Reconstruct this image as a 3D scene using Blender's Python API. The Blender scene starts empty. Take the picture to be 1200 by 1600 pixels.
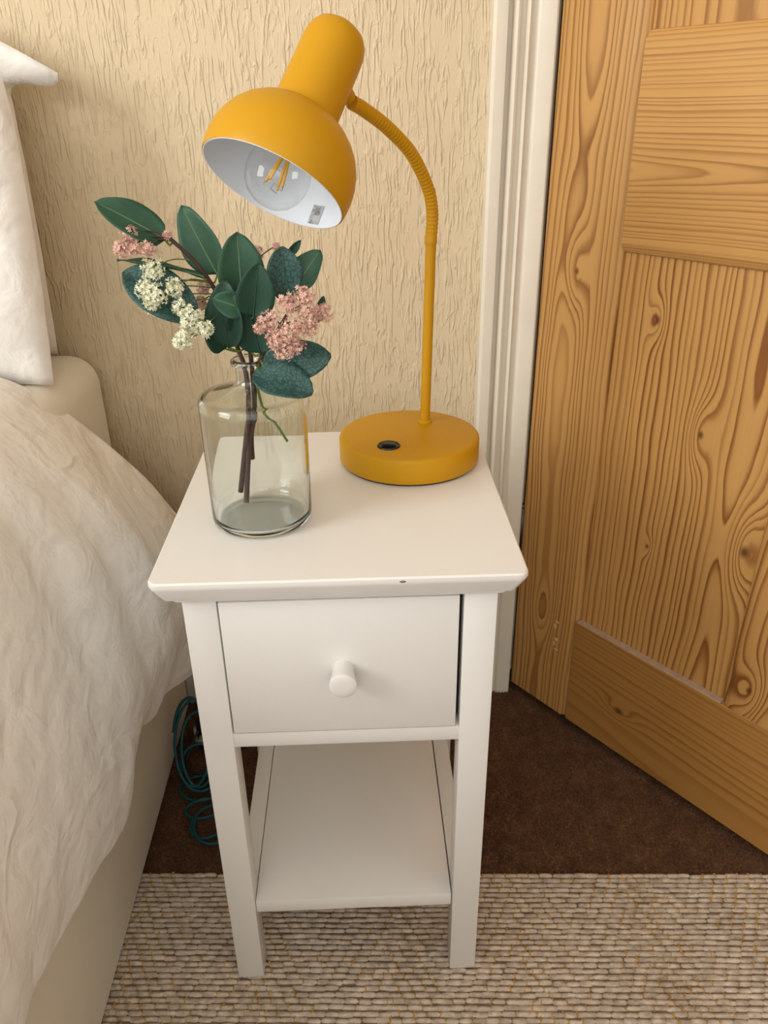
import bpy, bmesh, math, random
import numpy as np
from mathutils import Vector, Matrix

random.seed(7)
rng = np.random.default_rng(11)
scene = bpy.context.scene
COL = scene.collection

# ------------------------------------------------------------------ camera
cd = bpy.data.cameras.new('camera')
cam = bpy.data.objects.new('camera', cd)
COL.objects.link(cam)
cd.sensor_fit = 'AUTO'
cd.sensor_width = 36.0
cd.lens = 1236.8 / 1600 * 36.0
cd.clip_start = 0.02
cam.location = (0.0229, -0.6303, 0.9778)
cam.rotation_euler = (1.0985, 0.0122, -0.0365)
scene.camera = cam

# ------------------------------------------------------------------ world, lights, exposure
world = bpy.data.worlds.new('sky')
scene.world = world
world.use_nodes = True
wn = world.node_tree.nodes
wn['Background'].inputs[0].default_value = (0.80, 0.88, 1.0, 1)
wn['Background'].inputs[1].default_value = 1.0

def area_light(name, loc, target, sx, sy, power, color):
    l = bpy.data.lights.new(name, 'AREA')
    l.shape = 'RECTANGLE'; l.size = sx; l.size_y = sy
    l.energy = power; l.color = color
    o = bpy.data.objects.new(name, l)
    COL.objects.link(o)
    o.location = loc
    o.rotation_euler = (Vector(target) - Vector(loc)).to_track_quat('-Z', 'Y').to_euler()
    return o
# daylight coming in through the window of the left wall and the one behind the camera
area_light('window_daylight_side', (-1.93, -1.20, 1.65), (0, -1.20, 1.45), 1.2, 1.2, 45, (1.0, 0.988, 0.965))
area_light('window_daylight_front', (-0.3, -2.53, 1.60), (-0.3, 0, 1.50), 1.9, 1.25, 15, (1.0, 0.988, 0.965))

vs = scene.view_settings
vs.view_transform = 'Standard'
try: vs.look = 'None'
except Exception: pass
vs.gamma = 1.0
vs.use_curve_mapping = False
vs.exposure = 0.02

# ------------------------------------------------------------------ node helpers
class NT:
    def __init__(self, name):
        self.m = bpy.data.materials.new(name)
        self.m.use_nodes = True
        self.t = self.m.node_tree
        self.t.nodes.clear()
        self.out = self.t.nodes.new('ShaderNodeOutputMaterial')
    def n(self, kind, **kw):
        nd = self.t.nodes.new(kind)
        for k, v in kw.items(): setattr(nd, k, v)
        return nd
    def put(self, sock, v):
        if v is None: return
        if hasattr(v, 'is_output') or isinstance(v, bpy.types.NodeSocket):
            self.t.links.new(v, sock)
        else:
            sock.default_value = v
    def math(self, op, a, b=None, c=None, clamp=False):
        nd = self.n('ShaderNodeMath', operation=op); nd.use_clamp = clamp
        self.put(nd.inputs[0], a); self.put(nd.inputs[1], b); self.put(nd.inputs[2], c)
        return nd.outputs[0]
    def vmul(self, v, s):
        nd = self.n('ShaderNodeVectorMath', operation='MULTIPLY')
        self.put(nd.inputs[0], v); nd.inputs[1].default_value = s
        return nd.outputs[0]
    def vadd(self, v, s):
        nd = self.n('ShaderNodeVectorMath', operation='ADD')
        self.put(nd.inputs[0], v); self.put(nd.inputs[1], s)
        return nd.outputs[0]
    def obj(self):
        return self.n('ShaderNodeTexCoord').outputs['Object']
    def noise(self, vec, scale=1, detail=2, rough=0.5, distort=0.0, color=False):
        nd = self.n('ShaderNodeTexNoise')
        self.put(nd.inputs['Vector'], vec)
        nd.inputs['Scale'].default_value = scale
        nd.inputs['Detail'].default_value = detail
        nd.inputs['Roughness'].default_value = rough
        nd.inputs['Distortion'].default_value = distort
        return nd.outputs['Color' if color else 0]
    def ramp(self, fac, stops, interp='LINEAR'):
        nd = self.n('ShaderNodeValToRGB')
        nd.color_ramp.interpolation = interp
        el = nd.color_ramp.elements
        while len(el) < len(stops): el.new(0.5)
        for e, (p, c) in zip(el, stops):
            e.position = p
            e.color = (*c, 1) if len(c) == 3 else c
        self.put(nd.inputs[0], fac)
        return nd.outputs[0]
    def mix(self, fac, a, b, blend='MIX'):
        nd = self.n('ShaderNodeMix', data_type='RGBA', blend_type=blend)
        self.put(nd.inputs[0], fac)
        self.put(nd.inputs[6], (*a, 1) if isinstance(a, tuple) else a)
        self.put(nd.inputs[7], (*b, 1) if isinstance(b, tuple) else b)
        return nd.outputs[2]
    def bump(self, h, strength=0.3, dist=0.002, normal=None):
        nd = self.n('ShaderNodeBump')
        nd.inputs['Strength'].default_value = strength
        nd.inputs['Distance'].default_value = dist
        self.put(nd.inputs['Height'], h)
        self.put(nd.inputs['Normal'], normal)
        return nd.outputs[0]
    def bsdf(self, color, rough=0.5, normal=None, spec=0.5, metal=0.0, sheen=0.0, trans=0.0, ior=1.45, sub=0.0):
        b = self.n('ShaderNodeBsdfPrincipled')
        self.put(b.inputs['Base Color'], (*color, 1) if isinstance(color, tuple) else color)
        self.put(b.inputs['Roughness'], rough)
        b.inputs['Specular IOR Level'].default_value = spec
        b.inputs['Metallic'].default_value = metal
        b.inputs['Sheen Weight'].default_value = sheen
        b.inputs['Transmission Weight'].default_value = trans
        b.inputs['IOR'].default_value = ior
        if normal is not None: self.put(b.inputs['Normal'], normal)
        return b
    def end(self, sh):
        self.t.links.new(sh.outputs[0], self.out.inputs[0])
        return self.m

def simple(name, color, rough=0.5, spec=0.5, var=0.04, scale=8, bump=0.0, bscale=300, bdist=0.0005, metal=0.0):
    t = NT(name); o = t.obj()
    nz = t.noise(o, scale, 3)
    c = t.mix(nz, tuple(x * (1 - var) for x in color), tuple(min(1, x * (1 + var)) for x in color))
    nm = None
    if bump: nm = t.bump(t.noise(o, bscale, 2), bump, bdist)
    return t.end(t.bsdf(c, rough, nm, spec, metal))

# ------------------------------------------------------------------ mesh helpers
def tag(o, label=None, cat=None, group=None, kind=None):
    if label: o['label'] = label
    if cat: o['category'] = cat
    if group: o['group'] = group
    if kind: o['kind'] = kind
    return o

def link(name, me, mat, parent=None, smooth=False, auto=None):
    o = bpy.data.objects.new(name, me)
    COL.objects.link(o)
    if mat is not None and len(me.materials) == 0: me.materials.append(mat)
    if parent is not None: o.parent = parent
    if smooth:
        me.polygons.foreach_set('use_smooth', [True] * len(me.polygons))
    return o

def mesh(name, verts, faces, mat, parent=None, smooth=False):
    me = bpy.data.meshes.new(name)
    me.from_pydata([tuple(v) for v in verts], [], faces)
    me.update()
    return link(name, me, mat, parent, smooth)

def frombm(name, bm, mat, parent=None, smooth=False):
    bmesh.ops.recalc_face_normals(bm, faces=bm.faces[:])
    me = bpy.data.meshes.new(name)
    bm.to_mesh(me); bm.free()
    return link(name, me, mat, parent, smooth)

def empty(name, loc=(0, 0, 0), rz=0):
    o = bpy.data.objects.new(name, None)
    COL.objects.link(o)
    o.location = loc; o.rotation_euler = (0, 0, rz)
    o.empty_display_size = 0.05
    return o

def box(name, x0, x1, y0, y1, z0, z1, mat, parent=None, bev=0.0, seg=2, dz=None):
    bm = bmesh.new()
    bmesh.ops.create_cube(bm, size=1)
    for v in bm.verts:
        v.co = Vector((x0 if v.co.x < 0 else x1, y0 if v.co.y < 0 else y1, z0 if v.co.z < 0 else z1))
    if bev:
        bmesh.ops.bevel(bm, geom=bm.edges[:], offset=bev, segments=seg, profile=0.5, affect='EDGES')
    o = frombm(name, bm, mat, parent)
    if bev: shade_auto(o)
    return o

def shade_auto(o, ang=40):
    me = o.data
    me.polygons.foreach_set('use_smooth', [True] * len(me.polygons))
    try: me.set_sharp_from_angle(angle=math.radians(ang))
    except Exception: pass

def lathe(name, prof, mat, parent=None, n=64, M=None, closed=False, smooth=True):
    vs, fs = [], []
    for (r, z) in prof:
        for k in range(n):
            a = 2 * math.pi * k / n
            p = Vector((r * math.cos(a), r * math.sin(a), z))
            vs.append(M @ p if M else p)
    m = len(prof)
    for i in range(m - 1 + (1 if closed else 0)):
        j = (i + 1) % m
        for k in range(n):
            k2 = (k + 1) % n
            fs.append((i * n + k, i * n + k2, j * n + k2, j * n + k))
    bm = bmesh.new()
    bv = [bm.verts.new(v) for v in vs]
    for f in fs: bm.faces.new([bv[i] for i in f])
    bmesh.ops.remove_doubles(bm, verts=bm.verts[:], dist=1e-6)
    o = frombm(name, bm, mat, parent, smooth)
    if smooth: shade_auto(o, 50)
    return o

def smooth_path(pts, n=8, closed=False):
    P = [Vector(p) for p in pts]
    out = []
    N = len(P)
    rngi = range(N if closed else N - 1)
    for i in rngi:
        p0 = P[(i - 1) % N] if (closed or i > 0) else P[0]
        p1 = P[i]; p2 = P[(i + 1) % N]
        p3 = P[(i + 2) % N] if (closed or i + 2 < N) else P[-1]
        for k in range(n):
            t = k / n
            out.append(0.5 * ((2 * p1) + (-p0 + p2) * t + (2 * p0 - 5 * p1 + 4 * p2 - p3) * t * t + (-p0 + 3 * p1 - 3 * p2 + p3) * t ** 3))
    if not closed: out.append(P[-1])
    return out

def tube(name, path, rad, mat, parent=None, n=10, closed=False, caps=True):
    path = [Vector(p) for p in path]
    N = len(path)
    R = rad if hasattr(rad, '__len__') else [rad] * N
    vs, fs = [], []
    up = None
    for i, p in enumerate(path):
        if closed: t = path[(i + 1) % N] - path[(i - 1) % N]
        else: t = path[min(i + 1, N - 1)] - path[max(i - 1, 0)]
        if t.length < 1e-9: t = Vector((0, 0, 1))
        t.normalize()
        if up is None:
            up = t.orthogonal().normalized()
        else:
            up = (up - t * up.dot(t))
            if up.length < 1e-6: up = t.orthogonal()
            up.normalize()
        s = t.cross(up)
        for k in range(n):
            a = 2 * math.pi * k / n
            vs.append(p + (up * math.cos(a) + s * math.sin(a)) * R[i])
    for i in range(N if closed else N - 1):
        j = (i + 1) % N
        for k in range(n):
            k2 = (k + 1) % n
            fs.append((i * n + k, i * n + k2, j * n + k2, j * n + k))
    if caps and not closed:
        fs.append(tuple(range(n))[::-1])
        fs.append(tuple((N - 1) * n + k for k in range(n)))
    o = mesh(name, vs, fs, mat, parent, True)
    shade_auto(o, 60)
    return o

def rrect(x0, x1, y0, y1, r, n=5):
    pts = []
    for cx, cy, a0 in ((x1 - r, y0 + r, -90), (x1 - r, y1 - r, 0), (x0 + r, y1 - r, 90), (x0 + r, y0 + r, 180)):
        for k in range(n + 1):
            a = math.radians(a0 + 90 * k / n)
            pts.append((cx + r * math.cos(a), cy + r * math.sin(a)))
    return pts

def loft(name, layers, mat, parent=None, ang=30):
    # layers: (x0,x1,y0,y1,z,r) from bottom to top
    vs, fs = [], []
    n = None
    for (x0, x1, y0, y1, z, r) in layers:
        p = rrect(x0, x1, y0, y1, max(r, 1e-4)); n = len(p)
        vs += [(a, b, z) for a, b in p]
    for i in range(len(layers) - 1):
        for k in range(n):
            k2 = (k + 1) % n
            fs.append((i * n + k, i * n + k2, (i + 1) * n + k2, (i + 1) * n + k))
    fs.append(tuple(range(n))[::-1])
    fs.append(tuple((len(layers) - 1) * n + k for k in range(n)))
    o = mesh(name, vs, fs, mat, parent)
    shade_auto(o, ang)
    return o

# ------------------------------------------------------------------ materials
def mat_wallpaper():
    t = NT('wallpaper'); o = t.obj()
    wob = t.noise(t.vmul(o, (30, 1, 22)), 1, 2, 0.5, 0, True)
    sub = t.n('ShaderNodeVectorMath', operation='SUBTRACT'); t.put(sub.inputs[0], wob); sub.inputs[1].default_value = (.5, .5, .5)
    v = t.vadd(o, t.vmul(sub.outputs[0], (0.007, 0, 0.012)))
    a = t.noise(t.vmul(v, (140, 1, 15)), 1, 1.0, 0.5, 0.2)
    b = t.noise(t.vmul(v, (150, 1, 60)), 1, 2, 0.5, 0.5)
    cut = t.noise(t.vmul(o, (60, 1, 34)), 1, 1)
    ra = t.math('ABSOLUTE', t.math('SUBTRACT', a, 0.5))
    groove = t.math('SUBTRACT', 1.0, t.math('MULTIPLY', ra, 11.0), clamp=True)
    groove = t.math('MULTIPLY', groove, t.math('MULTIPLY', t.math('SUBTRACT', cut, 0.36), 6.0, clamp=True))
    blob = t.math('MULTIPLY', t.math('SUBTRACT', b, 0.55), 6.0, clamp=True)
    h = t.math('ADD', t.math('MULTIPLY', groove, 0.9), t.math('MULTIPLY', blob, 0.7))
    h = t.math('ADD', h, t.math('MULTIPLY', t.noise(t.vmul(o, (380, 1, 260)), 1, 2), 0.2))
    nz = t.noise(o, 3, 3)
    c = t.mix(nz, (0.70, 0.575, 0.38), (0.73, 0.605, 0.41))
    return t.end(t.bsdf(c, 0.55, t.bump(h, 0.65, 0.0022), 0.3))

def mat_wood(name, along, s0, h, tilt, freq, wob=0.02, wobf=1.6, seed=0.0, knots=(), light=(0.60, 0.330, 0.105), dark=(0.23, 0.085, 0.018), contrast=1.0, fl=2.0):
    """pine: growth rings cut by the board; `along` = axis of the grain ('x' or 'z' of the door)"""
    t = NT(name); o = t.obj()
    sp = t.n('ShaderNodeSeparateXYZ'); t.put(sp.inputs[0], o)
    X, Y, Z = sp.outputs
    g, s = (Z, X) if along == 'z' else (X, Z)
    def comb(fs, fg):
        cb = t.n('ShaderNodeCombineXYZ')
        t.put(cb.inputs[0], t.math('MULTIPLY', s, fs)); t.put(cb.inputs[1], seed)
        t.put(cb.inputs[2], t.math('MULTIPLY', g, fg))
        return cb.outputs[0]
    n1 = t.math('SUBTRACT', t.noise(comb(4.0, wobf), 1, 2, 0.5), 0.5)
    n2 = t.math('SUBTRACT', t.noise(comb(14.0, 5.0), 1, 2, 0.5), 0.5)
    depth = t.math('ADD', t.math('ADD', h, t.math('MULTIPLY', g, tilt)), t.math('MULTIPLY', n1, wob * 4))
    cs = t.math('SUBTRACT', s, s0)
    r = t.math('SQRT', t.math('ADD', t.math('MULTIPLY', cs, cs), t.math('MULTIPLY', depth, depth)))
    r = t.math('ADD', r, t.math('MULTIPLY', n2, wob * 0.40))
    core = None
    for (ks, kg, amp, rad, cr) in knots:
        dx = t.math('MULTIPLY', t.math('SUBTRACT', s, ks), 1.0 / rad)
        dg = t.math('MULTIPLY', t.math('SUBTRACT', g, kg), 1.0 / (rad * fl))
        d2 = t.math('ADD', t.math('MULTIPLY', dx, dx), t.math('MULTIPLY', dg, dg))
        e = t.math('POWER', 2.718, t.math('MULTIPLY', d2, -1.0))
        r = t.math('ADD', r, t.math('MULTIPLY', e, amp))
        if cr > 0:
            ddx = t.math('MULTIPLY', t.math('SUBTRACT', s, ks), 1.0 / cr)
            ddg = t.math('MULTIPLY', t.math('SUBTRACT', g, kg), 1.0 / (cr * 1.5))
            k = t.math('SUBTRACT', 1.35, t.math('SQRT', t.math('ADD', t.math('MULTIPLY', ddx, ddx), t.math('MULTIPLY', ddg, ddg))), clamp=True)
            core = k if core is None else t.math('MAXIMUM', core, k)
    ph = t.math('MULTIPLY', r, freq)
    cbp = t.n('ShaderNodeCombineXYZ'); t.put(cbp.inputs[0], t.math('MULTIPLY', ph, 0.33)); cbp.inputs[1].default_value = seed + 4.7
    ph = t.math('ADD', ph, t.math('MULTIPLY', t.noise(cbp.outputs[0], 1, 1), 2.6))
    ph = t.math('ADD', ph, t.math('MULTIPLY', t.noise(comb(75, 7), 1, 3, 0.6), 0.38))
    fr = t.math('FRACT', ph)
    wn_ = t.n('ShaderNodeTexWhiteNoise', noise_dimensions='1D'); t.put(wn_.inputs['W'], t.math('FLOOR', ph))
    ringamt = t.math('ADD', 0.55, t.math('MULTIPLY', wn_.outputs[0], 0.6))
    line = t.ramp(fr, [(0.0, (0.05,) * 3), (0.12, (0.0,) * 3), (0.50, (0.12,) * 3), (0.80, (0.85,) * 3), (0.90, (1.0,) * 3), (0.97, (0.35,) * 3), (1.0, (0.05,) * 3)])
    amt = t.math('MULTIPLY', line, t.math('ADD', 0.45, t.math('MULTIPLY', t.noise(comb(9, 3), 1, 2), 0.8)), clamp=True)
    amt = t.math('MULTIPLY', t.math('MULTIPLY', amt, ringamt), 1.15 * contrast, clamp=True)
    base = t.mix(t.noise(comb(5, 1.3), 1, 3), tuple(c * 0.90 for c in light), tuple(c * 1.10 for c in light))
    fib = t.noise(comb(520, 14), 1, 3, 0.6)
    base = t.mix(t.math('MULTIPLY', fib, 0.30), base, tuple(c * 0.62 for c in light))
    c = t.mix(amt, base, dark)
    if core is not None:
        c = t.mix(t.math('MULTIPLY', core, 0.9, clamp=True), c, (0.11, 0.038, 0.012))
    hgt = t.math('ADD', t.math('MULTIPLY', fib, 0.4), t.math('MULTIPLY', line, -0.25))
    return t.end(t.bsdf(c, 0.42, t.bump(hgt, 0.22, 0.0008), 0.45))

def mat_fabric(name, color, var=0.05, wr=0.6, rough=0.85, crease=0.004, wscale=1.0):
    t = NT(name); o = t.obj()
    c = t.mix(t.noise(o, 5, 3), tuple(x * (1 - var) for x in color), tuple(min(1, x * (1 + var)) for x in color))
    a = t.noise(t.vmul(o, (wscale,) * 3), 7, 3, 0.5, 0.9)
    b = t.noise(o, 24, 3, 0.5, 0.4)
    fine = t.noise(o, 900, 2)
    cr = t.noise(t.vmul(o, (wscale,) * 3), 9, 2, 0.5, 0.5)
    cr = t.math('SUBTRACT', 1.0, t.math('MULTIPLY', t.math('ABSOLUTE', t.math('SUBTRACT', cr, 0.5)), 16.0), clamp=True)
    cr = t.math('MULTIPLY', cr, t.math('MULTIPLY', t.math('SUBTRACT', t.noise(o, 5, 2), 0.45), 4.0, clamp=True))
    h = t.math('ADD', t.math('ADD', t.math('MULTIPLY', a, 1.0), t.math('MULTIPLY', cr, 0.16)), t.math('ADD', t.math('MULTIPLY', b, 0.5), t.math('MULTIPLY', fine, 0.02)))
    return t.end(t.bsdf(c, rough, t.bump(h, wr, crease), 0.25, sheen=0.15))

def mat_leaf(name, c1, c2, net=False):
    t = NT(name); o = t.obj()
    uv = t.n('ShaderNodeUVMap').outputs[0]
    sp = t.n('ShaderNodeSeparateXYZ'); t.put(sp.inputs[0], uv)
    U, V = sp.outputs[0], sp.outputs[1]
    side = t.math('ABSOLUTE', t.math('SUBTRACT', U, 0.5))
    diag = t.math('FRACT', t.math('MULTIPLY', t.math('SUBTRACT', V, t.math('MULTIPLY', side, 0.9)), 6.0))
    vein = t.math('SUBTRACT', 1.0, t.math('MULTIPLY', t.math('ABSOLUTE', t.math('SUBTRACT', diag, 0.5)), 16.0), clamp=True)
    base = t.mix(t.noise(o, 60, 3), c1, c2)
    if net:
        vo = t.n('ShaderNodeTexVoronoi', feature='DISTANCE_TO_EDGE'); t.put(vo.inputs['Vector'], t.vadd(o, t.vmul(t.noise(o, 90, 2, .5, 0, True), (.012,) * 3))); vo.inputs['Scale'].default_value = 230
        e = t.math('SUBTRACT', 1.0, t.math('MULTIPLY', vo.outputs[0], 6.0), clamp=True)
        base = t.mix(t.math('MULTIPLY', e, 0.8), base, tuple(x * 0.35 for x in c1))
        h = t.math('MULTIPLY', e, -0.6)
    else:
        base = t.mix(t.math('MULTIPLY', vein, 0.18), base, tuple(min(1, x * 1.9) for x in c2))
        h = t.math('ADD', t.math('MULTIPLY', vein, 0.5), t.math('MULTIPLY', t.noise(o, 700, 2), 0.2))
    return t.end(t.bsdf(base, 0.5, t.bump(h, 0.4, 0.0006), 0.4))

def mat_glass(name):
    t = NT(name)
    g = t.n('ShaderNodeBsdfGlass'); g.inputs['Color'].default_value = (0.975, 0.995, 0.99, 1); g.inputs['IOR'].default_value = 1.47; g.inputs['Roughness'].default_value = 0.0
    return t.end(g)

def mat_thin_glass(name):
    t = NT(name)
    tr = t.n('ShaderNodeBsdfTransparent'); tr.inputs[0].default_value = (0.97, 0.98, 0.98, 1)
    gl = t.n('ShaderNodeBsdfGlossy'); gl.inputs['Roughness'].default_value = 0.02
    fr = t.n('ShaderNodeLayerWeight'); fr.inputs['Blend'].default_value = 0.5
    mx = t.n('ShaderNodeMixShader')
    t.put(mx.inputs[0], t.math('ADD', 0.04, t.math('MULTIPLY', t.math('POWER', fr.outputs['Facing'], 4.0), 0.6), clamp=True))
    t.t.links.new(tr.outputs[0], mx.inputs[1]); t.t.links.new(gl.outputs[0], mx.inputs[2])
    return t.end(mx)

def mat_carpet():
    t = NT('brown_carpet'); o = t.obj()
    a = t.noise(o, 260, 3, 0.6); b = t.noise(o, 40, 3)
    c = t.ramp(t.math('ADD', t.math('MULTIPLY', a, 0.7), t.math('MULTIPLY', b, 0.3)), [(0.30, (0.060, 0.026, 0.011)), (0.52, (0.165, 0.078, 0.036)), (0.72, (0.30, 0.16, 0.085))])
    return t.end(t.bsdf(c, 0.95, t.bump(a, 0.8, 0.004), 0.1, sheen=0.1))

def mat_yarn(name, lo, hi, rough=0.85):
    t = NT(name); o = t.obj()
    a = t.noise(t.vmul(o, (75, 140, 140)), 1, 3, 0.65); b = t.noise(o, 6, 2)
    c = t.mix(t.math('MULTIPLY', t.math('SUBTRACT', t.math('ADD', t.math('MULTIPLY', a, 0.8), t.math('MULTIPLY', b, 0.2)), 0.28), 2.3, clamp=True), lo, hi)
    return t.end(t.bsdf(c, rough, t.bump(t.noise(o, 900, 2), 0.5, 0.0006), 0.2))

WALL = mat_wallpaper()
TRIM = simple('cream_gloss_paint', (0.80, 0.74, 0.62), 0.32, 0.5, 0.05, 25, 0.25, 60, 0.0012)
PLASTER = simple('plaster', (0.80, 0.76, 0.70), 0.8, 0.3)
CEIL = simple('ceiling_paint', (0.85, 0.82, 0.76), 0.85, 0.2)
HALL = simple('hall_block_dark', (0.30, 0.22, 0.14), 0.9, 0.2)  # dark colour for the added walls that close off the doorway
WHITE = simple('white_furniture_paint', (0.81, 0.795, 0.76), 0.30, 0.5, 0.015, 6, 0.06, 90, 0.0006)
SHADOWGAP = simple('drawer_gap_shade', (0.24, 0.17, 0.10), 0.8, 0.2)  # dark brown stands in for the shade in the drawer gaps
CHIP = simple('chipped_wood', (0.20, 0.16, 0.12), 0.8, 0.2)
YELLOW = simple('mustard_enamel', (0.57, 0.288, 0.005), 0.45, 0.32, 0.02, 6, 0.05, 400, 0.0003)
SHADEIN = simple('white_enamel_inside', (0.80, 0.84, 0.89), 0.35, 0.5, 0.01)  # white enamel; its blue tint carries the cool sky it reflects
BLACK = simple('black_plastic', (0.012, 0.012, 0.012), 0.35, 0.5)
RUBBER = simple('dark_rubber', (0.03, 0.02, 0.01), 0.7, 0.3)
METAL = simple('nickel', (0.55, 0.52, 0.48), 0.3, 0.5, metal=1.0)
BRASSDARK = simple('dark_steel', (0.10, 0.085, 0.075), 0.45, 0.5, metal=0.8)
FILAMENT = simple('led_filament', (0.88, 0.46, 0.05), 0.5, 0.4)
CARPET = mat_carpet()
YARN = mat_yarn('grey_beige_yarn', (0.30, 0.235, 0.175), (0.80, 0.69, 0.57))
GOLD = mat_yarn('gold_thread', (0.34, 0.19, 0.055), (0.74, 0.47, 0.17), 0.5)
RUGBASE = mat_yarn('rug_backing', (0.16, 0.115, 0.078), (0.26, 0.19, 0.13))
DUVETM = mat_fabric('white_cotton_duvet', (0.90, 0.87, 0.82), 0.02, 0.75, 0.8, 0.020, 1.0)
PILLOWM = mat_fabric('white_cotton_pillow', (0.88, 0.855, 0.81), 0.02, 0.7, 0.8, 0.014)
SHEETM = mat_fabric('fitted_sheet', (0.80, 0.76, 0.66), 0.03, 0.3, 0.85, 0.003)
BASEM = mat_fabric('divan_fabric', (0.76, 0.70, 0.57), 0.08, 0.35, 0.9, 0.003)
GLASS = mat_glass('bottle_glass')
BULBGLASS = mat_thin_glass('bulb_glass')
LEAFM = {'plain': mat_leaf('green_leaf', (0.020, 0.070, 0.040), (0.040, 0.115, 0.065)),
         'dark': mat_leaf('dark_green_leaf', (0.010, 0.042, 0.026), (0.020, 0.068, 0.040)),
         'net': mat_leaf('blue_green_leaf', (0.030, 0.085, 0.075), (0.060, 0.145, 0.125), True)}
RIBM = simple('pale_leaf_rib', (0.16, 0.26, 0.12), 0.6, 0.3)
STEMM = simple('purple_brown_stem', (0.085, 0.048, 0.042), 0.6, 0.3, 0.25, 150)
GREENSTEM = simple('green_stem', (0.14, 0.22, 0.05), 0.6, 0.3)
PINK = simple('pink_petals', (0.86, 0.52, 0.43), 0.8, 0.2, 0.30, 160)
CREAM = simple('cream_petals', (0.88, 0.88, 0.66), 0.8, 0.2, 0.12, 160)
TEAL = simple('teal_cable', (0.005, 0.075, 0.085), 0.45, 0.4)
GREYPLUG = simple('beige_plastic', (0.42, 0.36, 0.30), 0.5, 0.4)
GREYWIRE = simple('dark_wire', (0.03, 0.028, 0.028), 0.5, 0.4)
def mat_sticker():
    t = NT('printed_sticker'); o = t.obj()
    a = t.noise(o, 110, 3, 0.6, 0.8)
    c = t.ramp(a, [(0.38, (0.50, 0.50, 0.50)), (0.52, (0.30, 0.30, 0.30)), (0.66, (0.08, 0.08, 0.08))])
    return t.end(t.bsdf(c, 0.5))
STICKER = mat_sticker()

# ------------------------------------------------------------------ the setting
FZ = -0.007                                     # carpet level; the rug lies on it with its top at 0
WY = 0.55                                       # face of the papered wall
def struct(o, label, cat):
    return tag(o, label, cat, kind='structure')
def piece(name, boxes, mat):
    bm = bmesh.new()
    for (x0, x1, y0, y1, z0, z1) in boxes:
        r = bmesh.ops.create_cube(bm, size=1)
        for v in r['verts']:
            v.co = Vector((x0 if v.co.x < 0 else x1, y0 if v.co.y < 0 else y1, z0 if v.co.z < 0 else z1))
    return frombm(name, bm, mat)

DX0, DX1, DZ = 0.286, 1.20, 2.03                # door opening
floor = struct(box('floor', -2.05, 2.15, -2.65, 1.75, FZ - 0.1, FZ, CARPET), 'dark brown cut pile carpet covering the floor', 'floor')
struct(piece('wall_back', [(-2.05, DX0, WY, WY + .14, FZ, 2.45), (DX1, 2.15, WY, WY + .14, FZ, 2.45), (DX0, DX1, WY, WY + .14, DZ, 2.45)], WALL), 'cream embossed wallpaper wall behind the nightstand', 'wall')
struct(box('wall_right', 1.35, 1.45, -2.65, WY, FZ, 2.45, PLASTER), 'plain cream wall on the far side of the door', 'wall')  # unseen wall, set close in to bounce light onto the bed side
def holed(nm, ax, c0, c1, lo, hi, a, b, z0, z1, mat):
    """wall slab with a window hole (a..b along the wall, z0..z1) and the sash frame that fills it"""
    def q(p0, p1, w0, w1, k0, k1): return (k0, k1, p0, p1, w0, w1) if ax == 'x' else (p0, p1, k0, k1, w0, w1)
    w = piece(nm, [q(lo, a, FZ, 2.45, c0, c1), q(b, hi, FZ, 2.45, c0, c1), q(a, b, FZ, z0, c0, c1), q(a, b, z1, 2.45, c0, c1)], mat)
    f0, f1 = c0 + .02, c0 + .06
    zm = (z0 + z1) / 2
    fr = [q(a, a + .05, z0, z1, f0, f1), q(b - .05, b, z0, z1, f0, f1), q(a + .05, b - .05, z0, z0 + .05, f0, f1), q(a + .05, b - .05, z1 - .05, z1, f0, f1), q(a + .05, b - .05, zm - .02, zm + .02, f0, f1)]
    return w, fr
wl, fr1 = holed('wall_left', 'x', -2.05, -1.95, -2.65, WY, -1.80, -.60, 1.05, 2.25, PLASTER)
struct(wl, 'cream wall with a window across the bed', 'wall')
wf, fr2 = holed('wall_front', 'y', -2.65, -2.55, -1.95, 2.05, -1.25, .65, .98, 2.23, PLASTER)
struct(wf, 'cream wall with a window opposite the bed head', 'wall')
struct(box('ceiling', -2.05, 2.15, -2.65, 1.75, 2.45, 2.55, CEIL), 'white painted ceiling', 'ceiling')
struct(piece('hall_light_block', [(-0.3, 2.15, 1.65, 1.75, FZ, 2.45), (-0.3, -0.2, WY + .14, 1.65, FZ, 2.45), (2.05, 2.15, WY + .14, 1.65, FZ, 2.45)], HALL), 'unseen dark hallway walls added to keep light out of the doorway', 'wall')  # unseen, added so no light leaks past the door edge
struct(piece('window_1', fr1, TRIM), 'white painted sash window frame across the bed', 'window')
struct(piece('window_2', fr2, TRIM), 'white painted sash window frame opposite the bed head', 'window')

# carpet pile near the camera: tufts too many to count
def tufts(name, n, x0, x1, y0, y1, keep=None):
    x = rng.uniform(x0, x1, n); y = rng.uniform(y0, y1, n)
    if keep is not None:
        k = keep(x, y); x, y = x[k], y[k]; n = len(x)
    a = rng.uniform(0, 2 * np.pi, n); w = rng.uniform(.0011, .0019, n); h = rng.uniform(.002, .0048, n)
    tx = rng.normal(0, .0014, n); ty = rng.normal(0, .0014, n)
    V = np.zeros((n, 4, 3))
    for k in range(3):
        b = a + k * 2 * np.pi / 3
        V[:, k, 0] = x + w * np.cos(b); V[:, k, 1] = y + w * np.sin(b); V[:, k, 2] = FZ - .0008
    V[:, 3, 0] = x + tx; V[:, 3, 1] = y + ty; V[:, 3, 2] = FZ + h
    F = (np.arange(n)[:, None, None] * 4 + np.array([[0, 1, 3], [1, 2, 3], [2, 0, 3]])[None]).reshape(-1, 3)
    return np_mesh(name, V.reshape(-1, 3), F, CARPET)

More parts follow.
